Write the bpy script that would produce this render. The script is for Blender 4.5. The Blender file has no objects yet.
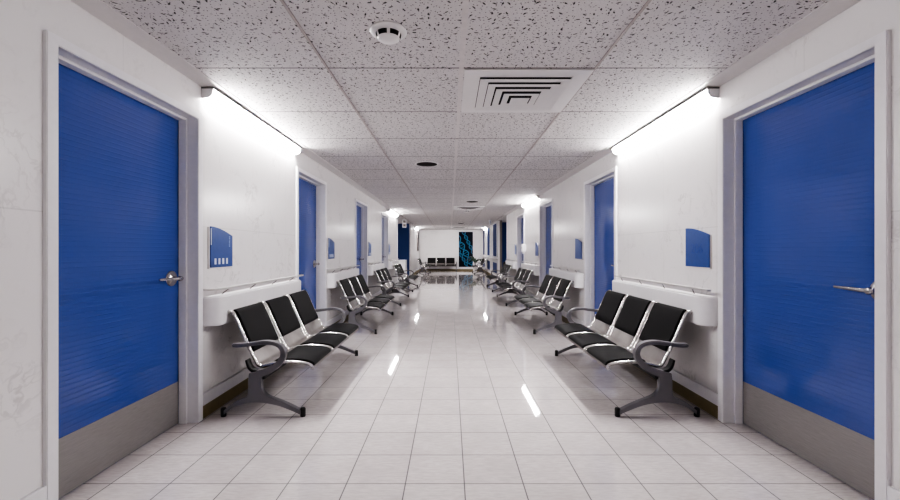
import bpy, bmesh, math, random
from mathutils import Vector, Matrix
random.seed(7)
PI = math.pi
S = bpy.context.scene
COL = S.collection

# ------------------------------------------------------------------ materials
def srgb(r, g, b):
    def f(c):
        c /= 255.0
        return c / 12.92 if c <= 0.04045 else ((c + 0.055) / 1.055) ** 2.4
    return (f(r), f(g), f(b), 1.0)

class NT:
    def __init__(self, name):
        self.m = bpy.data.materials.new(name); self.m.use_nodes = True
        self.t = self.m.node_tree
        self.b = self.t.nodes['Principled BSDF']
    def n(self, typ, **kw):
        nd = self.t.nodes.new(typ)
        for k, v in kw.items(): setattr(nd, k, v)
        return nd
    def link(self, a, b): self.t.links.new(a, b)
    def put(self, inp, v):
        if isinstance(v, bpy.types.NodeSocket): self.link(v, inp)
        else: inp.default_value = v
    def math(self, op, a, b=None, c=None):
        nd = self.n('ShaderNodeMath', operation=op)
        for i, v in enumerate((a, b, c)):
            if v is not None: self.put(nd.inputs[i], v)
        return nd.outputs[0]
    def vmath(self, op, a, b=None):
        nd = self.n('ShaderNodeVectorMath', operation=op)
        self.put(nd.inputs[0], a)
        if b is not None: self.put(nd.inputs[1], b)
        return nd.outputs[0]
    def mapr(self, v, a, b, c, d):
        nd = self.n('ShaderNodeMapRange'); nd.clamp = True
        for i, x in enumerate((v, a, b, c, d)): self.put(nd.inputs[i], x)
        return nd.outputs[0]
    def mix(self, f, a, b):
        nd = self.n('ShaderNodeMix', data_type='RGBA')
        self.put(nd.inputs[0], f); self.put(nd.inputs[6], a); self.put(nd.inputs[7], b)
        return nd.outputs[2]
    def pos(self): return self.n('ShaderNodeNewGeometry').outputs['Position']
    def sep(self, v):
        nd = self.n('ShaderNodeSeparateXYZ'); self.put(nd.inputs[0], v); return nd.outputs
    def comb(self, x, y, z):
        nd = self.n('ShaderNodeCombineXYZ')
        for i, v in enumerate((x, y, z)): self.put(nd.inputs[i], v)
        return nd.outputs[0]
    def noise(self, v, scale, detail=3.0, rough=0.5, dist=0.0):
        nd = self.n('ShaderNodeTexNoise')
        self.put(nd.inputs['Vector'], v); nd.inputs['Scale'].default_value = scale
        nd.inputs['Detail'].default_value = detail; nd.inputs['Roughness'].default_value = rough
        nd.inputs['Distortion'].default_value = dist
        return nd.outputs[0]
    def bump(self, h, strength, dist=0.01):
        nd = self.n('ShaderNodeBump'); nd.inputs['Strength'].default_value = strength
        nd.inputs['Distance'].default_value = dist
        self.put(nd.inputs['Height'], h); self.link(nd.outputs[0], self.b.inputs['Normal'])
    def set(self, color=None, rough=None, metal=None, spec=None, coat=None):
        if color is not None: self.put(self.b.inputs['Base Color'], color)
        if rough is not None: self.put(self.b.inputs['Roughness'], rough)
        if metal is not None: self.b.inputs['Metallic'].default_value = metal
        if spec is not None: self.b.inputs['Specular IOR Level'].default_value = spec
        if coat is not None: self.b.inputs['Coat Weight'].default_value = coat
        return self

def simple(name, col, rough=0.5, metal=0.0, spec=0.5, var=0.04, scale=30.0):
    t = NT(name)
    f = t.noise(t.pos(), scale, 2.0)
    dark = tuple(c * (1 - var * 2.5) for c in col[:3]) + (1,)
    t.set(t.mix(t.mapr(f, 0.3, 0.7, 0, 1), col, dark), rough, metal, spec)
    return t.m

def emis(name, col, strength):
    t = NT(name)
    t.set((0.8, 0.8, 0.8, 1), 0.6)
    t.b.inputs['Emission Color'].default_value = col
    t.b.inputs['Emission Strength'].default_value = strength
    return t.m

M = {}
TILE = 0.30
def mat_floor():
    t = NT('floor_tile'); p = t.pos(); x, y, z = t.sep(p)
    def line(v, off, half):
        q = t.math('ADD', t.math('DIVIDE', t.math('SUBTRACT', v, off), TILE), 100.5)
        q = t.math('ABSOLUTE', t.math('SUBTRACT', t.math('FRACT', q), 0.5))
        return t.mapr(q, half * 0.7, half * 1.1, 1, 0)
    lx = line(x, 0.0, 0.0115); ly = line(y, YPH, 0.0115)
    st = t.noise(t.comb(t.math('MULTIPLY', x, 0.22), y, 0.0), 75.0, 4.0, 0.65)
    bl = t.noise(p, 5.0, 3.0)
    tc = t.comb(t.math('FLOOR', t.math('ADD', t.math('DIVIDE', x, TILE), 100)), t.math('FLOOR', t.math('DIVIDE', t.math('SUBTRACT', y, YPH), TILE)), 0)
    wn = t.n('ShaderNodeTexWhiteNoise'); t.link(tc, wn.inputs['Vector'])
    c = t.mix(t.mapr(st, 0.38, 0.68, 0, 1), srgb(214, 208, 206), srgb(193, 186, 184))
    c = t.mix(t.mapr(bl, 0.35, 0.7, 0, 0.5), c, srgb(190, 182, 181))
    c = t.mix(t.math('MULTIPLY', wn.outputs[0], 0.22), c, srgb(174, 166, 165))
    c = t.mix(t.math('MULTIPLY', ly, 0.9), c, srgb(72, 64, 63))
    c = t.mix(t.math('MULTIPLY', lx, 0.92), c, srgb(50, 45, 46))
    r = t.mapr(st, 0.3, 0.8, 0.025, 0.05)
    r = t.math('MAXIMUM', r, t.math('MULTIPLY', t.math('MAXIMUM', lx, ly), 0.55))
    t.set(c, r, 0, 1.0)
    t.bump(t.math('MAXIMUM', lx, ly), -0.25, 0.002)
    return t.m

CTW, CTD, CY0 = 0.855, 0.845, 2.677
def mat_ceiling():
    t = NT('acoustic_ceiling_tile'); p = t.pos(); x, y, z = t.sep(p)
    def layer(scale, a, b, dens, off, warp):
        v = t.comb(t.math('ADD', x, off), t.math('ADD', y, off * 1.7), 0.0)
        wv = t.n('ShaderNodeTexNoise'); t.link(v, wv.inputs['Vector']); wv.inputs['Scale'].default_value = 45.0
        wd = t.n('ShaderNodeVectorMath', operation='SCALE'); t.link(t.vmath('SUBTRACT', wv.outputs[1], (0.5, 0.5, 0.5)), wd.inputs[0]); wd.inputs['Scale'].default_value = warp
        v = t.vmath('ADD', v, wd.outputs[0])
        sc = t.n('ShaderNodeVectorMath', operation='SCALE'); t.link(v, sc.inputs[0]); sc.inputs['Scale'].default_value = scale
        v = sc.outputs[0]
        vo = t.n('ShaderNodeTexVoronoi', voronoi_dimensions='2D'); t.link(v, vo.inputs['Vector']); vo.inputs['Scale'].default_value = 1.0
        d = t.vmath('SUBTRACT', v, vo.outputs['Position'])
        cr = t.n('ShaderNodeSeparateColor'); t.link(vo.outputs['Color'], cr.inputs[0])
        rot = t.n('ShaderNodeVectorRotate', rotation_type='Z_AXIS'); t.link(d, rot.inputs['Vector'])
        t.link(t.math('MULTIPLY', cr.outputs[0], 6.283), rot.inputs['Angle'])
        dx, dy, dz = t.sep(rot.outputs[0])
        e = t.math('SQRT', t.math('ADD', t.math('POWER', t.math('ABSOLUTE', t.math('DIVIDE', dx, a)), 2.0), t.math('POWER', t.math('ABSOLUTE', t.math('DIVIDE', dy, b)), 2.0)))
        m = t.mapr(e, 0.7, 1.1, 1, 0)
        return t.math('MULTIPLY', m, t.math('LESS_THAN', cr.outputs[1], dens))
    l1 = layer(21.0, 0.27, 0.10, 0.6, 0.0, 0.012)
    l2 = layer(44.0, 0.21, 0.12, 0.7, 3.3, 0.006)
    l3 = layer(110.0, 0.24, 0.18, 0.65, 5.1, 0.0)
    h = t.math('MAXIMUM', t.math('MAXIMUM', l1, t.math('MULTIPLY', l2, 0.85)), t.math('MULTIPLY', l3, 0.25))
    def line(v, off, w, half):
        q = t.math('ADD', t.math('DIVIDE', t.math('SUBTRACT', v, off), w), 100.5)
        q = t.math('ABSOLUTE', t.math('SUBTRACT', t.math('FRACT', q), 0.5))
        return t.mapr(q, half * 0.75, half, 1, 0)
    ly = line(y, CY0, CTD, 0.0078); lx = line(x, 0.0, CTW, 0.0125)
    c = t.mix(t.noise(p, 8.0), srgb(214, 210, 210), srgb(203, 199, 199))
    c = t.mix(t.math('MULTIPLY', h, 0.96), c, srgb(14, 12, 12))
    c = t.mix(t.math('MULTIPLY', lx, 0.85), c, srgb(112, 102, 100))
    c = t.mix(t.math('MULTIPLY', ly, 0.95), c, srgb(48, 43, 42))
    t.set(c, 0.75, 0, 0.25)
    t.bump(t.math('MAXIMUM', h, ly), -0.5, 0.004)
    return t.m

def mat_marble(name, tint):
    t = NT(name); p = t.pos(); x, y, z = t.sep(p)
    wp = t.n('ShaderNodeTexNoise'); t.link(p, wp.inputs['Vector']); wp.inputs['Scale'].default_value = 2.2; wp.inputs['Detail'].default_value = 4
    q = t.vmath('ADD', p, t.vmath('MULTIPLY', t.vmath('SUBTRACT', wp.outputs[1], (0.5, 0.5, 0.5)), (0.9, 0.9, 0.9)))
    v1 = t.math('ABSOLUTE', t.math('SUBTRACT', t.noise(q, 2.6, 5.0, 0.6), 0.5))
    vein = t.mapr(v1, 0.0, 0.022, 1, 0)
    gate = t.mapr(t.noise(p, 3.1, 2.0), 0.48, 0.66, 0, 1)
    blot = t.mapr(t.noise(q, 7.0, 5.0, 0.7), 0.55, 0.8, 0, 0.5)
    c = t.mix(t.math('MULTIPLY', vein, t.math('MULTIPLY', gate, 0.36)), tint, srgb(150, 143, 142))
    c = t.mix(t.math('MULTIPLY', blot, 0.32), c, srgb(165, 158, 157))
    jz = t.mapr(t.math('ABSOLUTE', t.math('SUBTRACT', z, 1.355)), 0.002, 0.004, 1, 0)
    jy = t.math('ABSOLUTE', t.math('SUBTRACT', t.math('FRACT', t.math('ADD', t.math('DIVIDE', t.math('SUBTRACT', y, 3.72), 0.7375), 50.5)), 0.5))
    jy = t.mapr(jy, 0.0018, 0.0034, 1, 0)
    j = t.math('MAXIMUM', jz, jy)
    c = t.mix(t.math('MULTIPLY', j, 0.22), c, srgb(140, 133, 132))
    t.set(c, 0.22, 0, 0.42)
    return t.m

def mat_door():
    t = NT('blue_door_laminate'); p = t.pos(); x, y, z = t.sep(p)
    q = t.math('ABSOLUTE', t.math('SUBTRACT', t.math('FRACT', t.math('DIVIDE', z, 0.026)), 0.5))
    g = t.math('MULTIPLY', t.math('ADD', t.math('COSINE', t.math('MULTIPLY', t.mapr(q, 0.0, 0.22, 0, 1), PI)), 1.0), 0.5)
    patch = t.mapr(t.noise(p, 1.3, 2.0), 0.3, 0.7, 0.25, 1.0)
    c = t.mix(t.noise(p, 3.0), srgb(60, 82, 152), srgb(53, 75, 142))
    t.set(c, 0.11, 0, 0.6)
    t.bump(t.math('MULTIPLY', g, patch), 1.0, 0.0013)
    return t.m

def mat_brushed(name, col, rough, metal=1.0, sc=(1, 1, 1)):
    t = NT(name)
    n1 = t.noise(t.vmath('MULTIPLY', t.pos(), sc), 6.0, 2.0)
    t.set(t.mix(t.mapr(n1, 0.3, 0.7, 0, 1), col, tuple(c * 0.85 for c in col[:3]) + (1,)), t.mapr(n1, 0.3, 0.7, rough * 0.8, rough * 1.2), metal)
    return t.m

YPH = 0.039
M['floor'] = mat_floor(); M['ceiling'] = mat_ceiling()
M['marble'] = mat_marble('white_marble_cladding', srgb(226, 223, 223))
M['door'] = mat_door()
M['white'] = simple('white_satin_paint', srgb(226, 224, 227), 0.3, 0, 0.5, 0.015)
M['plastic'] = simple('white_bumper_plastic', srgb(228, 226, 228), 0.32, 0, 0.5, 0.012)
M['cornice'] = simple('white_cornice', srgb(214, 210, 210), 0.55, 0, 0.3, 0.015)
M['brown'] = simple('brown_skirting', srgb(132, 118, 86), 0.5, 0, 0.4, 0.06, 12)
M['kick'] = mat_brushed('kick_plate_steel', srgb(146, 142, 141), 0.42, 0.3, (3, 3, 90))
M['chrome'] = mat_brushed('polished_chrome', srgb(190, 186, 185), 0.24)
M['shell'] = mat_brushed('satin_steel_shell', srgb(118, 113, 111), 0.4, 0.55)
M['grey'] = mat_brushed('grey_powder_coat', srgb(118, 116, 120), 0.38, 0.35)
M['black'] = simple('black_rubber', srgb(20, 20, 21), 0.5)
M['vinyl'] = simple('black_padding', srgb(13, 13, 14), 0.6, 0, 0.2, 0.12, 160)
M['blue'] = simple('blue_wall_paint', srgb(40, 66, 126), 0.45)
M['windowblue'] = simple('window_blue_film', srgb(36, 56, 110), 0.6, 0, 0.1)
M['signblue'] = simple('sign_blue', srgb(48, 75, 138), 0.35)
M['signdark'] = simple('sign_numeral_blue', srgb(40, 68, 142), 0.35)
M['signwhite'] = simple('sign_white', srgb(214, 220, 236), 0.4)
M['signpale'] = simple('sign_pale_blue', srgb(120, 146, 205), 0.4)
M['grey_and_shade'] = simple('grey_paint_and_shade', srgb(128, 120, 117), 0.5)  # grey parts, and the painted shade on the window wall's end face
M['runner'] = simple('grid_runner_paint', srgb(168, 158, 155), 0.5)
M['runnerlight'] = simple('grid_runner_light', srgb(212, 206, 205), 0.5)
M['dark'] = simple('dark_void', srgb(14, 13, 14), 0.9)
M['speaker'] = simple('dark_mesh_grille', srgb(48, 44, 44), 0.8, 0, 0.1)
M['ventwhite'] = simple('white_vent_metal', srgb(224, 221, 221), 0.4, 0, 0.4, 0.01)
M['siderail'] = mat_brushed('satin_chrome', srgb(206, 203, 202), 0.24, 0.85)
M['railmetal'] = mat_brushed('satin_aluminium', srgb(200, 197, 196), 0.4, 0.45)
M['light'] = emis('lit_diffuser', (1.0, 0.965, 0.96, 1), 175.0)
M['clip'] = simple('clip_plastic', srgb(190, 190, 190), 0.4)
M['rail'] = mat_brushed('light_rail_metal', srgb(120, 116, 116), 0.4, 0.7)
M['navy'] = simple('poster_navy', srgb(8, 17, 34), 0.5, 0, 0.15, 0.2, 6)
M['cyan'] = emis('poster_cyan', srgb(60, 150, 200), 0.01)
M['cyan'].node_tree.nodes['Principled BSDF'].inputs['Base Color'].default_value = srgb(44, 108, 142)
M['leaf'] = simple('dark_green_leaf', srgb(22, 50, 26), 0.5, 0, 0.5, 0.2, 20)
M['pot'] = simple('white_pot', srgb(220, 216, 214), 0.4)
M['soil'] = simple('potting_soil', srgb(48, 36, 28), 0.9, 0, 0.2, 0.2, 60)

# ------------------------------------------------------------------ mesh helpers
def bx(bm, x0, x1, y0, y1, z0, z1):
    vs = [bm.verts.new((x, y, z)) for z in (z0, z1) for y in (y0, y1) for x in (x0, x1)]
    fs = [(0, 2, 3, 1), (4, 5, 7, 6), (0, 1, 5, 4), (2, 6, 7, 3), (0, 4, 6, 2), (1, 3, 7, 5)]
    return [bm.faces.new([vs[i] for i in f]) for f in fs]

def prism(bm, pts, y0, y1, axis='y'):
    """closed outline (u,v) extruded along an axis"""
    def P(u, v, w):
        return {'y': (u, w, v), 'x': (w, u, v), 'z': (u, v, w)}[axis]
    a = [bm.verts.new(P(u, v, y0)) for u, v in pts]; b = [bm.verts.new(P(u, v, y1)) for u, v in pts]
    n = len(pts)
    bm.faces.new(a[::-1]); bm.faces.new(b)
    for i in range(n):
        j = (i + 1) % n
        bm.faces.new((a[i], a[j], b[j], b[i]))

def tube(bm, path, r, seg=8, sx=1.0):
    pts = [Vector(p) for p in path]; rings = []
    for i, p in enumerate(pts):
        d = (pts[min(i + 1, len(pts) - 1)] - pts[max(i - 1, 0)]).normalized()
        up = Vector((0, 0, 1)) if abs(d.z) < 0.9 else Vector((0, 1, 0))
        a = d.cross(up).normalized(); b = a.cross(d).normalized()
        rr = r[i] if isinstance(r, (list, tuple)) else r
        rings.append([bm.verts.new(p + (a * math.cos(2 * PI * k / seg) * sx + b * math.sin(2 * PI * k / seg)) * rr) for k in range(seg)])
    for q in range(len(rings) - 1):
        for k in range(seg):
            j = (k + 1) % seg
            bm.faces.new((rings[q][k], rings[q][j], rings[q + 1][j], rings[q + 1][k]))
    bm.faces.new(rings[0][::-1]); bm.faces.new(rings[-1])

def lathe(bm, prof, c=(0, 0, 0), seg=32, axis='z'):
    rings = []
    for r, h in prof:
        ring = []
        for k in range(seg):
            a = 2 * PI * k / seg
            u, v = r * math.cos(a), r * math.sin(a)
            ring.append(bm.verts.new((c[0] + u, c[1] + v, c[2] + h) if axis == 'z' else (c[0] + h, c[1] + u, c[2] + v)))
        rings.append(ring)
    for q in range(len(rings) - 1):
        for k in range(seg):
            j = (k + 1) % seg
            bm.faces.new((rings[q][k], rings[q][j], rings[q + 1][j], rings[q + 1][k]))
    bm.faces.new(rings[0][::-1]); bm.faces.new(rings[-1])

def smooth_path(pts, n=6):
    P = [Vector(p) for p in pts]; out = []
    for i in range(len(P) - 1):
        p0, p1, p2, p3 = P[max(i - 1, 0)], P[i], P[i + 1], P[min(i + 2, len(P) - 1)]
        for k in range(n):
            t = k / n
            out.append(0.5 * ((2 * p1) + (-p0 + p2) * t + (2 * p0 - 5 * p1 + 4 * p2 - p3) * t * t + (-p0 + 3 * p1 - 3 * p2 + p3) * t ** 3))
    out.append(P[-1]); return out

def strip(path, lo, hi):
    """outline of a band around a 2-D path, offsets lo/hi along the normal (numbers or lists)"""
    n = len(path); A, B = [], []
    for i, p in enumerate(path):
        d = (path[min(i + 1, n - 1)] - path[max(i - 1, 0)]).normalized(); nrm = Vector((-d.y, d.x))
        l = lo[i] if isinstance(lo, list) else lo; h = hi[i] if isinstance(hi, list) else hi
        A.append(p + nrm * l); B.append(p + nrm * h)
    return [(v.x, v.y) for v in A] + [(v.x, v.y) for v in B[::-1]]

def band(bm, path, lo, hi, y0, y1):
    """solid strip (quads) following a 2-D xz path, extruded along y"""
    o = strip(path, lo, hi); n = len(path)
    A = o[:n]; B = o[n:][::-1]
    r = []
    for (a, b) in zip(A, B):
        r.append([bm.verts.new((a[0], y0, a[1])), bm.verts.new((b[0], y0, b[1])), bm.verts.new((b[0], y1, b[1])), bm.verts.new((a[0], y1, a[1]))])
    for i in range(n - 1):
        for k in range(4):
            j = (k + 1) % 4
            bm.faces.new((r[i][k], r[i][j], r[i + 1][j], r[i + 1][k]))
    bm.faces.new(r[0][::-1]); bm.faces.new(r[-1])

def build(name, bm, mat, parent=None, bevel=0.0, seg=2, smooth=False, angle=35):
    bmesh.ops.recalc_face_normals(bm, faces=bm.faces)
    if bevel:
        es = [e for e in bm.edges if len(e.link_faces) == 2 and e.calc_face_angle(0) > math.radians(angle)]
        bmesh.ops.bevel(bm, geom=es, offset=bevel, segments=seg, affect='EDGES', clamp_overlap=True)
    me = bpy.data.meshes.new(name); bm.to_mesh(me); bm.free()
    me.materials.append(M[mat] if isinstance(mat, str) else mat)
    if smooth or bevel:
        for p in me.polygons: p.use_smooth = True
        try: me.set_sharp_from_angle(angle=math.radians(40))
        except Exception: pass
    o = bpy.data.objects.new(name, me); COL.objects.link(o)
    if parent: o.parent = parent
    return o

def tag(o, label=None, cat=None, group=None, kind=None):
    if label: o['label'] = label
    if cat: o['category'] = cat
    if group: o['group'] = group
    if kind: o['kind'] = kind
    return o

def empty(name, loc=(0, 0, 0), rz=0.0):
    o = bpy.data.objects.new(name, None); COL.objects.link(o)
    o.location = loc; o.rotation_euler = (0, 0, rz); o.empty_display_size = 0.1
    return o

def copy_tree(o, parent=None):
    c = o.copy(); COL.objects.link(c); c.parent = parent
    for ch in [k for k in ALLCH(o)]: copy_tree(ch, c)
    return c
def ALLCH(o): return [k for k in list(bpy.data.objects) if k.parent == o]

def NB(): return bmesh.new()

def text_mesh(name, s, size, mat, parent, loc, rot, depth=0.001):
    cu = bpy.data.curves.new(name, 'FONT'); cu.body = s; cu.size = size; cu.align_x = 'CENTER'; cu.align_y = 'CENTER'; cu.extrude = depth
    tmp = bpy.data.objects.new(name, cu); COL.objects.link(tmp)
    dg = bpy.context.evaluated_depsgraph_get(); dg.update()
    me = bpy.data.meshes.new_from_object(tmp.evaluated_get(dg))
    bpy.data.objects.remove(tmp)
    me.materials.clear(); me.materials.append(M[mat])
    o = bpy.data.objects.new(name, me); COL.objects.link(o); o.parent = parent; o.location = loc; o.rotation_euler = rot
    return o

# ------------------------------------------------------------------ dimensions
HW = 1.82            # wall half width
ZC = 2.35            # ceiling height
P = 2.95             # bay length
YB = -2.5            # wall behind the camera
YE = 13.95           # end of the panelled walls
YL = 18.5            # far wall of the left side hall
YR = 16.4            # near end of the right window wall
YF = 24.1            # end wall
DC, DH = 2.3725, 0.570   # first door centre, half width over the casing
def at(side, y, x=0.0, z=0.0):
    """point at depth x in front of the left (-1) or right (+1) wall"""
    return ((-HW + x) if side < 0 else (HW - x), y, z)
def rz(side): return 0.0 if side < 0 else PI

# ------------------------------------------------------------------ shell
bm = NB(); bx(bm, -6.2, 6.2, YB - 0.2, YF + 0.2, -0.12, 0.0)
tag(build('floor', bm, 'floor'), 'glossy pale grey square-tiled corridor floor with thin dark joints', 'floor', kind='structure')
bm = NB(); bx(bm, -6.2, 6.2, YB - 0.2, YF + 0.2, ZC, ZC + 0.12)
ceil = tag(build('ceiling', bm, 'ceiling'), 'suspended ceiling of white fissured acoustic tiles', 'ceiling', kind='structure')
for k in (-1, 0, 1):
    bm = NB()
    hw = 0.015 if k == 0 else 0.0065
    ys = [YB, CY0 + 2 * CTD - 0.02, CY0 + 2 * CTD + 0.02, CY0 + 6 * CTD - 0.03, CY0 + 6 * CTD + 0.03, YF] if k == 0 else [YB, YF]
    for a, b in zip(ys[::2], ys[1::2]):
        bx(bm, k * CTW - hw, k * CTW + hw, a, b, ZC - (0.004 if k == 0 else 0.003), ZC + 0.002)
    build('grid_runner', bm, 'runnerlight' if k == 0 else 'runner', ceil)

TH = 0.28
for side, nm in ((-1, 'left'), (1, 'right')):
    bm = NB()
    def wb(y0, y1, z0, z1):
        a, b = side * HW, side * (HW + TH)
        bx(bm, min(a, b), max(a, b), y0, y1, z0, z1)
    y = YB
    for k in range(4):
        c = DC + k * P
        wb(y, c - 0.54, 0, ZC); wb(c - 0.54, c + 0.54, 2.115, ZC); y = c + 0.54
    wb(y, YE, 0, ZC)
    tag(build('wall_' + nm, bm, 'marble'), 'white marble-clad %s wall of the corridor pierced by blue doors' % nm, 'wall', kind='structure')
    # baseboard and brown skirting
    segs = []; y = YB
    for k in range(4):
        c = DC + k * P; segs.append((y, c - DH)); y = c + DH
    segs.append((y, YE))
    if side < 0: segs.append((YL + 0.002, YF))
    else: segs.append((YR + 0.002, YF))
    b1, b2 = NB(), NB()
    for (a, b) in segs:
        x0, x1 = side * HW, side * (HW - 0.020)
        bx(b1, min(x0, x1), max(x0, x1), a, b, 0.096, 0.180)
        x1 = side * (HW - 0.010)
        bx(b2, min(x0, x1), max(x0, x1), a, b, 0.0, 0.096)
    bb = tag(build('baseboard_' + nm, b1, 'white', bevel=0.003), 'white baseboard along the %s wall' % nm, 'baseboard', kind='structure')
    tag(build('skirting', b2, 'brown', bb), 'brown recessed strip')
    # cove cornice
    bm = NB()
    for (a, b) in ((YB, YE), ((YL if side < 0 else YR), YF)):
        o = [(1.692, ZC + 0.001), (1.692, ZC - 0.004), (1.74, ZC - 0.006), (1.79, ZC - 0.010), (HW + 0.01, ZC - 0.013), (HW + 0.01, ZC + 0.001)]
        prism(bm, [(side * u, v) for u, v in o], a, b)
    tag(build('trim_%d' % (1 if side < 0 else 2), bm, 'cornice'), 'white cornice between ceiling and %s wall' % nm, 'cornice', kind='structure')
    # corner guard at the end of the wall
    bm = NB()
    a, b = side * (HW - 0.012), side * (HW + TH + 0.01)
    bx(bm, min(a, b), max(a, b), YE - 0.07, YE + 0.012, 0, ZC - 0.015)
    tag(build('trim_%d' % (3 if side < 0 else 4), bm, 'white', bevel=0.004), 'white corner trim at the far end of the %s panelled wall' % nm, 'trim', kind='structure')

# side halls, far walls, wall behind the camera
def wall(name, lab, mat, x0, x1, y0, y1):
    bm = NB(); bx(bm, x0, x1, y0, y1, 0, ZC)
    return tag(build(name, bm, mat), lab, 'wall', kind='structure')
wall('wall_far_left', 'white wall beyond the left side hall', 'marble', -HW - 0.12, -HW, YL + 0.03, YF)
wall('wall_hall_left', 'dark blue wall facing the camera across the left side hall', 'blue', -6.2, -HW - 0.05, YL, YL + 0.03)
wall('wall_hall_left_end', 'white end of the left side hall', 'marble', -6.2, -6.0, YE, YL)
wall('wall_hall_right', 'dark blue wall at the back of the right side hall', 'blue', HW + 0.16, 6.2, 17.6, 17.8)
wall('wall_hall_right_end', 'white end of the right side hall', 'marble', 6.0, 6.2, YE, 17.6)
wall('wall_back', 'white end wall with dark helix poster', 'marble', -2.4, 2.4, YF, YF + 0.15)
wall('wall_front', 'white wall behind the camera', 'marble', -2.4, 2.4, YB - 0.15, YB)
bm = NB(); bx(bm, -HW + 0.0, HW, YF - 0.02, YF, 0.096, 0.18)
bb = tag(build('baseboard_back', bm, 'white'), 'white baseboard along the end wall', 'baseboard', kind='structure')
bm = NB(); bx(bm, -HW, HW, YF - 0.01, YF, 0.0, 0.096); tag(build('skirting', bm, 'brown', bb), 'brown recessed strip')

# right window wall: three tall blue windows over a ledge with lower blue panes
win = [(17.0, 18.5), (19.92, 21.3), (22.9, 24.0)]
bm = NB()
ys = [YR] + [v for w in win for v in w] + [YF]
xi, xo = HW, HW + 0.14
for a, b in zip(ys[::2], ys[1::2]): bx(bm, xi, xo, a, b, 0, ZC)
for a, b in win:
    bx(bm, xi, xo, a, b, 0, 0.24); bx(bm, xi, xo, a, b, 0.66, 0.90); bx(bm, xi, xo, a, b, 2.31, ZC)
tag(build('wall_far_right', bm, 'marble'), 'white window wall beyond the right side hall', 'wall', kind='structure')
bm = NB(); bx(bm, HW + 0.004, HW + 0.139, YR - 0.012, YR, 0, ZC)
tag(build('trim_5', bm, 'grey_and_shade'), 'end face of the right window wall with its shade painted in grey', 'trim', kind='structure')  # grey stands in for shade on the end of the white wall
bm = NB(); bx(bm, HW - 0.012, HW + 0.05, YR - 0.02, YR + 0.05, 0, ZC - 0.01)
tag(build('trim_6', bm, 'white', bevel=0.003), 'white corner trim at the near end of the right window wall', 'trim', kind='structure')
WL = ['nearest', 'middle', 'farthest']
for i, (a, b) in enumerate(win):
    bm = NB(); bx(bm, HW - 0.003, HW + 0.02, a, b, 0.90, 2.31)
    w = tag(build('window_%d' % (i + 1), bm, 'windowblue'), '%s tall blue-glazed window on the far right wall' % WL[i], 'window', kind='structure')
    bm = NB()
    for z0, z1 in ((0.90, 0.925), (2.285, 2.31)): bx(bm, HW - 0.008, HW + 0.01, a, b, z0, z1)
    for y0, y1 in ((a, a + 0.03), (b - 0.03, b)): bx(bm, HW - 0.008, HW + 0.01, y0, y1, 0.925, 2.285)
    build('window_frame', bm, 'white', w)
    bm = NB(); bx(bm, HW - 0.003, HW + 0.02, a, b, 0.24, 0.66)
    build('lower_pane', bm, 'windowblue', w)
bm = NB(); bx(bm, HW - 0.10, HW, YR + 0.1, YF - 0.02, 0.84, 0.90)
tag(build('trim_7', bm, 'white', bevel=0.006), 'white ledge under the far right windows', 'ledge', kind='structure')

# ------------------------------------------------------------------ doors
def make_door(i, side, k):
    d = empty('door_%d' % i, at(side, DC + k * P), rz(side))
    ordn = ['nearest', 'second', 'third', 'fourth'][k]
    tag(d, '%s blue door in the %s wall with white frame' % (ordn, 'left' if side < 0 else 'right'), 'door', kind='structure')
    if k == 0: src = d; src_parts(d); PROTO['door'] = d
    else:
        for ch in ALLCH(PROTO['door']): copy_tree(ch, d)
PROTO = {}
def src_parts(d):
    bm = NB()
    zi, zo = 2.092, 2.137
    o, n = DH, DH - 0.055
    prism(bm, [(-o, 0), (-n, 0), (-n, zi), (n, zi), (n, 0), (o, 0), (o, zo), (-o, zo)], -0.005, 0.018, 'x')
    build('casing', bm, 'white', d, bevel=0.003)
    bm = NB(); t = 0.022
    prism(bm, [(-n - t, 0), (-n, 0), (-n, zi), (n, zi), (n, 0), (n + t, 0), (n + t, zi + t), (-n - t, zi + t)], -0.15, 0.005, 'x')
    build('jamb', bm, 'white', d, bevel=0.002)
    bm = NB(); s = n - 0.016
    prism(bm, [(-n, 0), (-s, 0), (-s, zi - 0.016), (s, zi - 0.016), (s, 0), (n, 0), (n, zi), (-n, zi)], -0.110, -0.058, 'x')
    build('door_stop', bm, 'white', d, bevel=0.002)
    bm = NB(); bx(bm, -0.155, -0.112, -n + 0.003, n - 0.003, 0.006, zi - 0.003)
    build('door_leaf', bm, 'door', d)
    bm = NB(); bx(bm, -0.1125, -0.1095, -s + 0.002, s - 0.002, 0.008, 0.292)
    build('kick_plate', bm, 'kick', d)
    # lever handle
    hy, hz, x0 = s - 0.075, 1.0, -0.112
    h = NB(); lathe(h, [(0.049, 0), (0.052, 0.004), (0.050, 0.009), (0.030, 0.011), (0.022, 0.016), (0.013, 0.018), (0.012, 0.055), (0.0, 0.056)], (x0, hy, hz), 28, 'x')
    hd = build('door_handle', h, 'chrome', d, smooth=True)
    b = NB()
    pth = smooth_path([(x0 + 0.056, hy + 0.024, hz), (x0 + 0.058, hy, hz), (x0 + 0.060, hy - 0.06, hz + 0.001), (x0 + 0.058, hy - 0.13, hz + 0.003), (x0 + 0.052, hy - 0.185, hz + 0.004)], 4)
    tube(b, pth, [0.014 - 0.0075 * (q / (len(pth) - 1)) for q in range(len(pth))], 10)
    build('lever', b, 'chrome', hd, smooth=True)
    b = NB(); lathe(b, [(0.004, 0.050), (0.014, 0.052), (0.0175, 0.058), (0.0175, 0.066), (0.013, 0.073), (0.004, 0.075)], (x0, hy, hz), 16, 'x')
    build('lever_boss', b, 'chrome', hd, smooth=True)
n = 0
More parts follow.
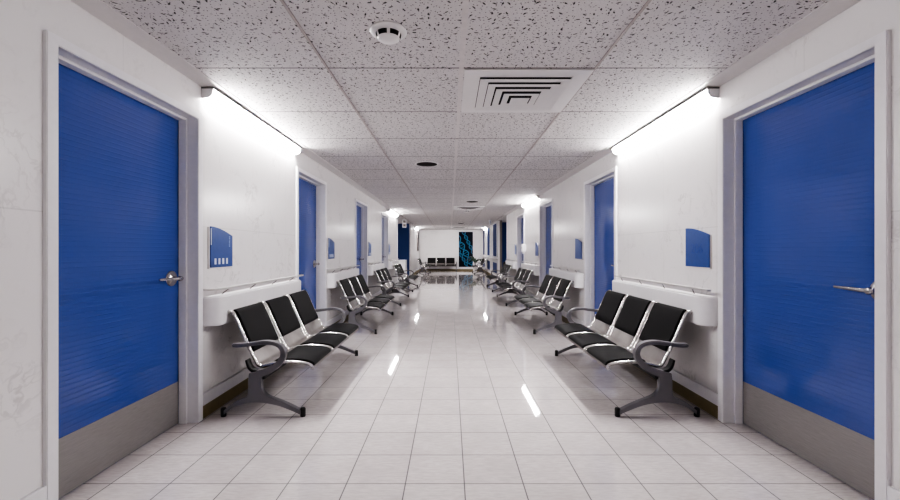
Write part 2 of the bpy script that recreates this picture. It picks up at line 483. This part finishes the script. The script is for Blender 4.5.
for side in (-1, 1):
    for k in range(4):
        n += 1
        if n == 1: make_door(n, side, 0)
        else:
            d = empty('door_%d' % n, at(side, DC + k * P), rz(side))
            tag(d, '%s blue door in the %s wall with white frame' % (['nearest', 'second', 'third', 'fourth'][k], 'left' if side < 0 else 'right'), 'door', kind='structure')
            for ch in ALLCH(PROTO['door']): copy_tree(ch, d)

# ------------------------------------------------------------------ strip lights
def make_light(loc, r, label, half=0.89):
    L = empty('wall_light', loc, r)
    tag(L, label, 'light', 'lit strip lights under the cornices')
    z = 0.0
    bm = NB(); bx(bm, 0.0, 0.083, -half, half, -0.012, 0.0); build('top_rail', bm, 'rail', L)
    def arc(R, n=10, inset=0.0):
        pts = [(0.0, -0.012)]
        for q in range(n + 1):
            a = PI / 2 * q / n
            pts.append((R * 1.0 * math.cos(a) ** 0.75 if q < n else 0.0, -0.012 - R * 0.85 * math.sin(a) ** 0.75))
        return pts
    for s in (-1, 1):
        bm = NB(); y0, y1 = sorted((s * half, s * (half - 0.022)))
        prism(bm, arc(0.074), y0, y1); build('end_cap', bm, 'white', L, bevel=0.002)
    nseg = 4; seg = 2 * (half - 0.022) / nseg
    bm = NB(); prism(bm, arc(0.068), -half + 0.022, half - 0.022)
    build('diffuser', bm, 'light', L)
    for q in range(1, nseg):
        yc = -half + 0.022 + q * seg
        bm = NB(); A = arc(0.0705); A2 = arc(0.067)
        out = A[1:] + A2[1:][::-1]
        prism(bm, out, yc - 0.010, yc + 0.010); build('clip', bm, 'clip', L)
    return L
ZL = ZC - 0.0135
make_light(at(-1, 3.84, 0, ZL), rz(-1), 'lit strip light above the nearest bench on the left wall')
make_light(at(1, 3.84, 0, ZL), rz(1), 'lit strip light above the nearest bench on the right wall')
make_light(at(1, 3.84 + 2 * P, 0, ZL), rz(1), 'lit strip light between the third and fourth doors on the right wall')
make_light(at(-1, 3.84 + 3 * P, 0, ZL), rz(-1), 'lit strip light past the fourth door on the left wall')
make_light(at(-1, 21.6, 0, ZL), rz(-1), 'small far lit strip light beside the end wall on the left', 0.89)
make_light(at(1, 21.9, 0, ZL), rz(1), 'small far lit strip light over the blue windows on the right', 0.7)

# ------------------------------------------------------------------ wall bumpers with hand rails
def make_bumper():
    B = empty('wall_bumper')
    H = 0.865; D = 0.115; R = 0.10
    pts = [(0, -H)]
    for q in range(9):
        a = PI / 2 * q / 8; pts.append((D - R + R * math.sin(a), -H + R - R * math.cos(a)))
    for q in range(9):
        a = PI / 2 * q / 8; pts.append((D - R + R * math.cos(a), H - R + R * math.sin(a)))
    pts.append((0, H))
    bm = NB(); prism(bm, pts, 0.650, 0.860, 'z')
    build('bumper_body', bm, 'plastic', B, bevel=0.009, seg=3)
    # flat rail bar with returns to the wall
    xr = 0.088
    pth = smooth_path([(0.0, -H + 0.03), (0.05, -H + 0.035), (xr - 0.012, -H + 0.075), (xr, -H + 0.14)], 5) + smooth_path([(xr, H - 0.10), (xr, H + 0.03)], 2)
    pth = [Vector((a[0], a[1])) for a in pth]
    bm = NB(); o = strip(pth, -0.016, 0.016); prism(bm, o, 0.900, 0.915, 'z')
    rl = build('hand_rail', bm, 'railmetal', B, bevel=0.002)
    for yy in (-0.66, -0.22, 0.22, 0.66):
        bm = NB(); tube(bm, [(0.040, yy - 0.02, 0.857), (0.052, yy - 0.015, 0.872), (xr - 0.004, yy + 0.02, 0.905)], 0.0042, 8)
        build('rail_bracket', bm, 'rail', B, smooth=True)
    return B
PB = None
NTH = ['nearest', 'second', 'third', 'fourth']
for side in (-1, 1):
    for k in range(4):
        if PB is None: b = PB = make_bumper()
        else: b = copy_tree(PB)
        b.location = at(side, 3.82 + k * P); b.rotation_euler = (0, 0, rz(side))
        tag(b, 'white rounded wall bumper with steel hand rail behind the %s %s bench' % (NTH[k], 'left' if side < 0 else 'right'), 'wall bumper', 'wall bumpers with hand rails')

# ------------------------------------------------------------------ room signs
def sign_outline(w, h0, h1, y0=None):
    """(y,z) outline seen facing the wall: left edge high, arched down to the right edge"""
    pts = [(-w / 2, 0), (w / 2, 0), (w / 2, h1)]
    for q in range(1, 11):
        t = q / 10
        pts.append((w / 2 - w * t, h1 + (h0 - h1) * math.sin(t * PI / 2)))
    return pts
def make_sign(kind):
    s = empty('room_sign')
    bm = NB(); prism(bm, [(u - 0.006, v - 0.010) for u, v in sign_outline(0.315, 0.305, 0.245)], 0.0, 0.012, 'x')
    build('backing_plate', bm, 'cornice', s, bevel=0.002)
    bm = NB(); prism(bm, sign_outline(0.305, 0.30, 0.24), 0.012, 0.020, 'x')
    build('blue_panel', bm, 'signblue', s, bevel=0.0015)
    if kind == 'pictogram':
        for q in range(4):
            y0 = -0.105 + q * 0.053
            bm = NB(); bx(bm, 0.0195, 0.0212, y0, y0 + 0.024, 0.022, 0.066)
            build('pictogram', bm, 'signwhite', s)
        bm = NB()
        zz = 0.155
        for q in range(7):
            hgt = (0.008, 0.006, 0.009)[q % 3]
            bx(bm, 0.0195, 0.0210, 0.096, 0.112, zz, zz + hgt); zz += 0.012
        build('vertical_caption', bm, 'signpale', s)
        bm = NB(); bx(bm, 0.0195, 0.0210, -0.1525, -0.143, 0.165, 0.285)
        build('edge_strip', bm, 'signwhite', s)
    elif kind:
        text_mesh('room_number', kind, 0.105, 'signdark', s, (0.0203, 0.0, 0.135), (PI / 2, 0, PI / 2))
    return s
s0 = None
for k in range(4):
    if s0 is None: s = s0 = make_sign('pictogram')
    else: s = copy_tree(s0)
    s.location = at(-1, 3.185 + k * P, 0, 1.062); s.rotation_euler = (0, 0, rz(-1))
    tag(s, 'blue arched sign with white pictograms above the %s left bench' % NTH[k], 'sign', 'blue room signs')
s = make_sign('206'); s.location = at(1, 3.19, 0, 1.062); s.rotation_euler = (0, 0, PI)
tag(s, 'blue arched room sign numbered 206 above the nearest right bench', 'sign', 'blue room signs')
s0 = None
for k in range(1, 4):
    if s0 is None: s = s0 = make_sign(None)
    else: s = copy_tree(s0)
    s.location = at(1, 3.19 + k * P, 0, 1.062); s.rotation_euler = (0, 0, PI)
    tag(s, 'plain blue arched sign above the %s right bench' % NTH[k], 'sign', 'blue room signs')

# ------------------------------------------------------------------ benches
PROF = [(0.365, 0.312), (0.362, 0.335), (0.335, 0.352), (0.26, 0.364), (0.15, 0.366), (0.06, 0.350), (0.005, 0.336), (-0.030, 0.345), (-0.055, 0.385), (-0.10, 0.475), (-0.155, 0.60), (-0.195, 0.69), (-0.216, 0.727), (-0.240, 0.738), (-0.262, 0.728)]
def prof_path(a, b, n=5):
    p = smooth_path([Vector(q) for q in PROF], n)
    return p[int(a * n):int(b * n) + 1]
def make_bench():
    B = empty('waiting_bench')
    full = prof_path(0, 14)
    for i in range(3):
        yc = (i - 1) * 0.535; w = 0.236
        bm = NB(); band(bm, full, -0.004, 0.004, yc - w, yc + w)
        sh = build('seat_shell', bm, 'shell', B, smooth=True)
        for sgn in (-1, 1):
            bm = NB(); tube(bm, [(v.x, yc + sgn * (w + 0.004), v.y) for v in full], 0.0125, 10)
            build('side_rail', bm, 'siderail', sh, smooth=True)
        # pads lie on the upper/front side of the shell; path runs lip -> back so normal (-dy,dx) points down/back: use negative offsets
        seat = prof_path(0.9, 4.8); back = prof_path(8.7, 12.6)
        for nm, pp in (('seat_pad', seat), ('back_pad', back)):
            m = len(pp)
            hi = [-0.004] * m
            lo = [-0.020 if 1 <= q <= m - 2 else -0.012 for q in range(m)]
            bm = NB(); band(bm, pp, lo, hi, yc - w + 0.016, yc + w - 0.016)
            build(nm, bm, 'vinyl', sh, bevel=0.005, seg=2, angle=50)
    # beam below the seats
    bm = NB(); bx(bm, -0.015, 0.055, -0.86, 0.86, 0.262, 0.302)
    build('beam', bm, 'black', B, bevel=0.006)
    for i in range(3):
        yc = (i - 1) * 0.535
        bm = NB(); prism(bm, [(-0.02, 0.295), (0.06, 0.295), (0.16, 0.335), (0.16, 0.358), (0.04, 0.342), (-0.02, 0.335)], yc - 0.09, yc + 0.09)
        build('seat_bracket', bm, 'black', B, bevel=0.004)
    for sgn in (-1, 1):
        ye = sgn * 0.86
        up = smooth_path([Vector(q) for q in ((0.042, 0.325), (0.036, 0.25), (0.044, 0.19), (0.085, 0.150), (0.17, 0.117), (0.25, 0.082), (0.318, 0.048))], 5)
        lo = smooth_path([Vector(q) for q in ((0.318, 0.018), (0.24, 0.052), (0.14, 0.087), (0.03, 0.104), (-0.06, 0.100), (-0.15, 0.075), (-0.200, 0.042), (-0.230, 0.018))], 5)
        rr = smooth_path([Vector(q) for q in ((-0.230, 0.048), (-0.19, 0.082), (-0.13, 0.120), (-0.085, 0.135), (-0.062, 0.155), (-0.056, 0.20), (-0.056, 0.26), (-0.050, 0.312))], 5)
        bm = NB(); prism(bm, [(v.x, v.y) for v in up + lo + rr], ye - 0.020, ye + 0.020)
        lg = build('leg', bm, 'grey', B, bevel=0.006, seg=2)
        for fx in (0.328, -0.240):
            bm = NB(); lathe(bm, [(0.0175, 0.0), (0.019, 0.004), (0.019, 0.054), (0.015, 0.062), (0.005, 0.065)], (fx, ye, 0), 16)
            build('foot_cap', bm, 'black', lg, smooth=True)
        ap = smooth_path([Vector(q) for q in ((-0.168, 0.512), (-0.12, 0.510), (-0.04, 0.518), (0.05, 0.530), (0.12, 0.525), (0.172, 0.500), (0.192, 0.455), (0.178, 0.405), (0.135, 0.360), (0.075, 0.325), (0.00, 0.302))], 5)
        m = len(ap); th = [0.013 + 0.013 * max(0.0, (q / m - 0.45) / 0.55) for q in range(m)]
        bm = NB(); band(bm, ap, [-t for t in th], th, ye - 0.029, ye + 0.029)
        build('armrest', bm, 'grey', B, bevel=0.007, seg=2, angle=50)
        kp = smooth_path([Vector(q) for q in ((0.03, 0.312), (-0.03, 0.318), (-0.066, 0.345), (-0.085, 0.400))], 5)
        m = len(kp); tk = [0.014 - 0.008 * q / m for q in range(m)]
        bm = NB(); band(bm, kp, [-t for t in tk], tk, ye - sgn * 0.036 - 0.03, ye - sgn * 0.036 + 0.03)
        build('back_bracket', bm, 'black', B, bevel=0.003)
    return B
PBench = None
def bench(loc, r, label):
    global PBench
    if PBench is None: b = PBench = make_bench()
    else: b = copy_tree(PBench)
    b.location = loc; b.rotation_euler = (0, 0, r)
    tag(b, label, 'bench', 'three-seat waiting benches')
XB = 0.367
for side in (-1, 1):
    sd = 'left' if side < 0 else 'right'
    for k in range(4):
        lab = ['nearest three-seat black padded steel bench along the %s wall', 'second three-seat steel bench from the camera along the %s wall',
               'third three-seat steel bench from the camera along the %s wall', 'fourth three-seat steel bench along the %s wall, just before the side hall'][k] % sd
        bench(at(side, 3.865 + k * P, XB), rz(side), lab)
bench(at(-1, 21.5, XB), 0.0, 'far three-seat bench on the left beyond the dark blue side hall wall')
bench(at(1, 21.5, XB), PI, 'far three-seat bench on the right under the blue windows beside the plant')
bench((-0.58, YF - 0.38, 0), -PI / 2, 'three-seat bench against the end wall facing the camera')

# ------------------------------------------------------------------ ceiling fittings
def make_vent(x0, y0, label):
    V = empty('air_vent', (x0 + CTW / 2 + 0.008, y0 + CTD / 2, ZC))
    tag(V, label, 'vent', 'square ceiling air diffusers')
    def ring(ho, hi, zo, zi, t=0.003):
        bm = NB()
        def sq(h, z): return [bm.verts.new((sx * h, sy * h, z)) for sx, sy in ((-1, -1), (1, -1), (1, 1), (-1, 1))]
        A, B_, C_, D_ = sq(ho, zo), sq(hi, zi), sq(hi, zi + t), sq(ho, zo + t)
        for k in range(4):
            j = (k + 1) % 4
            for p, q in ((A, B_), (B_, C_), (C_, D_), (D_, A)): bm.faces.new((p[k], p[j], q[j], q[k]))
        return bm
    bm = NB(); bx(bm, -0.36, 0.36, -0.36, 0.36, -0.004, -0.001); build('plenum', bm, 'dark', V)
    build('outer_frame', ring(0.414, 0.308, -0.010, -0.012, 0.009), 'ventwhite', V)
    hs = [0.306, 0.246, 0.186, 0.126]
    for q, h in enumerate(hs):
        z = -0.022 - q * 0.010
        build('louvre', ring(h, h - (0.058, 0.052, 0.048, 0.044)[q], z - 0.004, z, 0.002), 'ventwhite', V)
    bm = NB(); bx(bm, -0.066, 0.066, -0.066, 0.066, -0.066, -0.062); build('centre_plate', bm, 'ventwhite', V)
    bm = NB()
    for sx in (-1, 1): bx(bm, sx * 0.05 - 0.004, sx * 0.05 + 0.004, -0.004, 0.004, -0.062, -0.003)
    build('hanger', bm, 'dark', V)
make_vent(0.0, CY0, 'large square air diffuser in the ceiling near the camera')
make_vent(0.0, CY0 + 10 * CTD, 'square air diffuser far along the ceiling, past two round grilles')
make_vent(-0.05, CY0 + 22 * CTD, 'farthest square air diffuser near the end wall')

def make_detector(x, y, label):
    D = empty('smoke_detector', (x, y, ZC), math.radians(8)); tag(D, label, 'smoke detector', 'round white smoke detectors')
    bm = NB(); lathe(bm, [(0.096, -0.001), (0.097, -0.008), (0.090, -0.016), (0.066, -0.020), (0.030, -0.020)], seg=40); build('base', bm, 'ventwhite', D, smooth=True)
    bm = NB(); lathe(bm, [(0.066, -0.018), (0.064, -0.030), (0.058, -0.044), (0.050, -0.050), (0.0, -0.051)], seg=40); build('cover', bm, 'ventwhite', D, smooth=True)
    for q in range(6):
        a0 = -PI / 2 + (q + 0.5) * PI / 3 - 0.40
        bm = NB(); rows = []
        for r_, z_ in ((0.0672, -0.0205), (0.0655, -0.031), (0.0602, -0.0425)):
            rows.append([bm.verts.new((r_ * math.cos(a0 + t * 0.8 / 8), r_ * math.sin(a0 + t * 0.8 / 8), z_)) for t in range(9)])
        for u in range(2):
            for t in range(8): bm.faces.new((rows[u][t], rows[u][t + 1], rows[u + 1][t + 1], rows[u + 1][t]))
        build('slot', bm, 'dark', D)
make_detector(-0.398, 2.22, 'round white smoke detector on the ceiling tiles near the camera')
make_detector(0.42, 12.25, 'small white smoke detector behind the second square diffuser')

def make_speaker(x, y, label):
    D = empty('ceiling_speaker', (x, y, ZC)); tag(D, label, 'ceiling speaker', 'round dark ceiling grilles')
    bm = NB(); lathe(bm, [(0.158, -0.0005), (0.157, -0.004), (0.146, -0.005), (0.140, -0.004), (0.140, -0.001)], seg=40); build('rim', bm, 'ventwhite', D, smooth=True)
    bm = NB(); lathe(bm, [(0.141, -0.002), (0.140, -0.007), (0.11, -0.013), (0.0, -0.016)], seg=40); build('grille', bm, 'speaker', D, smooth=True)
make_speaker(-0.385, 5.66, 'round dark grille left of the ceiling centre line')
make_speaker(0.46, 10.05, 'round dark grille right of the ceiling centre line')
make_speaker(0.40, 18.3, 'farthest round dark grille near the end wall')

# ------------------------------------------------------------------ far details
# hanging signs
hs = empty('hanging_sign', (-1.66, 14.6, 0), math.radians(32)); tag(hs, 'small white hanging sign with dark symbols in front of the blue hall wall', 'sign')
bm = NB(); bx(bm, -0.075, 0.075, -0.008, 0.008, 1.97, 2.25); build('sign_board', bm, 'white', hs, bevel=0.003)
bm = NB()
for z in (2.135, 2.005): bx(bm, -0.05, 0.05, -0.0100, -0.0075, z, z + 0.085)
for z in (2.155, 2.025): bx(bm, -0.02, 0.03, -0.0115, -0.0095, z, z + 0.03)
build('symbols', bm, 'grey_and_shade', hs)
bm = NB()
for x in (-0.055, 0.055): tube(bm, [(x, 0, 2.245), (x, 0, ZC)], 0.003, 6)
build('hanger', bm, 'rail', hs)
h2 = empty('hanging_sign', (1.44, 16.0, 0)); tag(h2, 'narrow edge-on hanging sign near the right windows', 'sign')
bm = NB(); bx(bm, -0.03, 0.03, -0.15, 0.15, 2.16, ZC - 0.01); build('sign_board', bm, 'white', h2, bevel=0.003)
bm = NB(); bx(bm, -0.012, 0.012, -0.153, 0.153, 2.18, 2.31); build('blue_face', bm, 'signblue', h2)

# dispenser on right wall
ds = empty('hand_sanitizer_dispenser', at(1, 10.50, 0, 1.10), PI); tag(ds, 'small white dispenser on the right wall beside the fourth door', 'dispenser')
bm = NB(); bx(bm, 0, 0.105, -0.075, 0.075, 0.03, 0.24); build('housing', bm, 'plastic', ds, bevel=0.018, seg=3)
bm = NB(); bx(bm, 0.015, 0.085, -0.055, 0.055, 0.0, 0.032); build('push_bar', bm, 'white', ds, bevel=0.006)
bm = NB(); bx(bm, 0.104, 0.107, -0.02, 0.02, 0.12, 0.17); build('level_window', bm, 'grey_and_shade', ds)

# low white cabinet and black bin in the side halls
cb = empty('low_cabinet', (-1.80, 14.55, 0)); tag(cb, 'low white cabinet at the mouth of the left side hall', 'cabinet')
bm = NB(); bx(bm, -0.22, 0.20, -0.25, 0.25, 0.05, 0.82); build('carcass', bm, 'plastic', cb, bevel=0.004)
bm = NB(); bx(bm, -0.24, 0.215, -0.27, 0.27, 0.82, 0.845); build('cabinet_top', bm, 'white', cb, bevel=0.004)
bm = NB(); bx(bm, -0.20, 0.18, -0.22, 0.22, 0.0, 0.05); build('plinth', bm, 'grey_and_shade', cb)
bm = NB(); bx(bm, 0.20, 0.212, -0.235, 0.235, 0.07, 0.80); dr = build('cabinet_door', bm, 'white', cb, bevel=0.003)
bm = NB(); tube(bm, [(0.225, 0.19, 0.42), (0.225, 0.19, 0.56)], 0.006, 8); build('door_pull', bm, 'chrome', dr)
bn = empty('waste_bin', (1.93, 14.75, 0)); tag(bn, 'black waste bin at the mouth of the right side hall', 'bin')
bm = NB(); lathe(bm, [(0.12, 0), (0.135, 0.02), (0.15, 0.66), (0.15, 0.68)], seg=28); build('bin_body', bm, 'black', bn, smooth=True)
bm = NB(); lathe(bm, [(0.155, 0.68), (0.155, 0.71), (0.12, 0.77), (0.03, 0.80), (0.0, 0.80)], seg=28); build('bin_lid', bm, 'vinyl', bn, smooth=True)

# framed dark board seen edge on, far left wall
fb = empty('notice_board', at(-1, 22.6, 0, 1.12)); tag(fb, 'dark framed board seen nearly edge-on on the far left wall', 'notice board')
bm = NB(); bx(bm, 0, 0.03, -0.42, 0.42, 0, 1.05); build('board_frame', bm, 'grey_and_shade', fb, bevel=0.004)
bm = NB(); bx(bm, 0.03, 0.034, -0.38, 0.38, 0.04, 1.01); build('board_face', bm, 'speaker', fb)

# helix poster
po = empty('wall_poster', (0.835, YF, 0)); tag(po, 'tall dark navy poster of glowing blue helix strands on the end wall', 'poster')
PW, Z0, Z1 = 0.405, 0.22, 2.23
bm = NB(); bx(bm, -PW - 0.04, PW + 0.04, -0.03, 0, Z0 - 0.04, Z1 + 0.04); build('poster_frame', bm, 'white', po, bevel=0.004)
bm = NB(); bx(bm, -PW, PW, -0.034, -0.028, Z0, Z1); build('poster_panel', bm, 'navy', po)
def helix(a, b, rad, turns, thick, ph):
    a, b = Vector((a[0], a[1])), Vector((b[0], b[1])); d = (b - a); L = d.length; d.normalize(); nr = Vector((-d.y, d.x))
    bm = NB(); N = 90
    def inside(p): return -PW + 0.012 < p.x < PW - 0.012 and Z0 + 0.012 < p.y < Z1 - 0.012
    for s in (0, PI):
        run = []
        for q in range(N + 1):
            t = q / N; p = a + d * L * t + nr * rad * math.sin(2 * PI * turns * t + ph + s)
            if inside(p): run.append((p.x, -0.0345, p.y))
            elif len(run) > 2: tube(bm, run, thick, 6); run = []
            else: run = []
        if len(run) > 2: tube(bm, run, thick, 6)
    for q in range(int(turns * 8)):
        t = (q + 0.5) / (turns * 8); c = a + d * L * t; o_ = nr * rad * math.sin(2 * PI * turns * t + ph)
        if o_.length > rad * 0.35 and inside(c + o_) and inside(c - o_):
            u, v = c + o_, c - o_; tube(bm, [(u.x, -0.0345, u.y), (v.x, -0.0345, v.y)], thick * 0.6, 6)
    build('helix_strand', bm, 'cyan', po)
helix((-0.17, 2.30), (0.46, 0.95), 0.085, 2.4, 0.020, 0.3)
helix((-0.50, 1.95), (0.42, 0.20), 0.150, 2.0, 0.026, 1.0)
helix((-0.46, 1.25), (0.12, 0.18), 0.080, 2.2, 0.020, 0.0)

# potted plant beside the poster
pl = empty('potted_plant', (1.30, 22.95, 0)); tag(pl, 'dark green leafy plant in a white pot beside the helix poster', 'plant')
bm = NB(); lathe(bm, [(0.10, 0.0), (0.105, 0.01), (0.135, 0.34), (0.14, 0.36), (0.125, 0.36), (0.12, 0.325), (0.0, 0.325)], seg=28); build('pot', bm, 'pot', pl, smooth=True)
bm = NB(); lathe(bm, [(0.118, 0.322), (0.118, 0.332), (0.0, 0.337)], seg=20); build('soil', bm, 'soil', pl)
for q in range(14):
    a = 2 * PI * q / 14 + random.uniform(-.2, .2); ln = random.uniform(0.40, 0.62); up = random.uniform(0.30, 0.52)
    ax = Vector((math.cos(a), math.sin(a), 0)); sd = Vector((-ax.y, ax.x, 0))
    bm = NB(); L_, C_, R_ = [], [], []
    stem = []
    for t in range(11):
        u = t / 10
        p = Vector((0, 0, 0.33)) + ax * ln * (u ** 1.15) + Vector((0, 0, up * math.sin(u * PI * 0.80)))
        w = 0.085 * math.sin(PI * min(1, max(0.0, (u - 0.25) / 0.75)) ** 0.8) if u > 0.25 else 0.004
        L_.append(bm.verts.new(p + sd * (w + 0.003))); C_.append(bm.verts.new(p + Vector((0, 0, -0.012 if u > .25 else 0)))); R_.append(bm.verts.new(p - sd * (w + 0.003)))
    for t in range(10):
        bm.faces.new((L_[t], C_[t], C_[t + 1], L_[t + 1])); bm.faces.new((C_[t], R_[t], R_[t + 1], C_[t + 1]))
    build('leaf', bm, 'leaf', pl, smooth=True)

# ------------------------------------------------------------------ added fill lamps, world, camera
def area(name, loc, size, power, rot=(0, 0, 0), col=(1, 0.98, 0.97)):
    l = bpy.data.lights.new(name, 'AREA'); l.shape = 'RECTANGLE'; l.size, l.size_y = size; l.energy = power; l.color = col
    o = bpy.data.objects.new(name, l); COL.objects.link(o); o.location = loc; o.rotation_euler = rot
    return o
area('hall_fill_left', (-4.2, 16.2, ZC - 0.05), (1.6, 1.6), 40)  # unseen fill, added to brighten the left hall and far zone
area('hall_fill_right', (4.2, 15.8, ZC - 0.05), (1.6, 1.6), 40)  # matching unseen fill added for the right hall

area('rear_fill', (0, YB + 0.15, 1.75), (2.6, 0.5), 13, (math.radians(80), 0, 0))  # added fill behind the camera, lifts the door reveals; no real fitting

w = bpy.data.worlds.new('corridor_world'); S.world = w; w.use_nodes = True
w.node_tree.nodes['Background'].inputs[0].default_value = (1, 0.955, 0.955, 1)
w.node_tree.nodes['Background'].inputs[1].default_value = 0.24

cam = bpy.data.cameras.new('camera'); co = bpy.data.objects.new('camera', cam); COL.objects.link(co)
cam.sensor_width = 36.0; cam.lens = 36.0 * 420 / 900; cam.clip_start = 0.02
co.location = (-0.073, 0.0, 1.19); co.rotation_euler = (PI / 2, 0, 0)
S.camera = co
S.view_settings.view_transform = 'AgX'
S.view_settings.look = 'AgX - High Contrast'
S.view_settings.exposure = -0.28
S.cycles.max_bounces = 10; S.cycles.diffuse_bounces = 6; S.cycles.glossy_bounces = 5
S.cycles.use_denoising = True
S.cycles.use_fast_gi = True; S.cycles.fast_gi_method = 'ADD'
w.light_settings.ao_factor = 0.105; w.light_settings.distance = 2.5
S.cycles.sample_clamp_indirect = 6.0
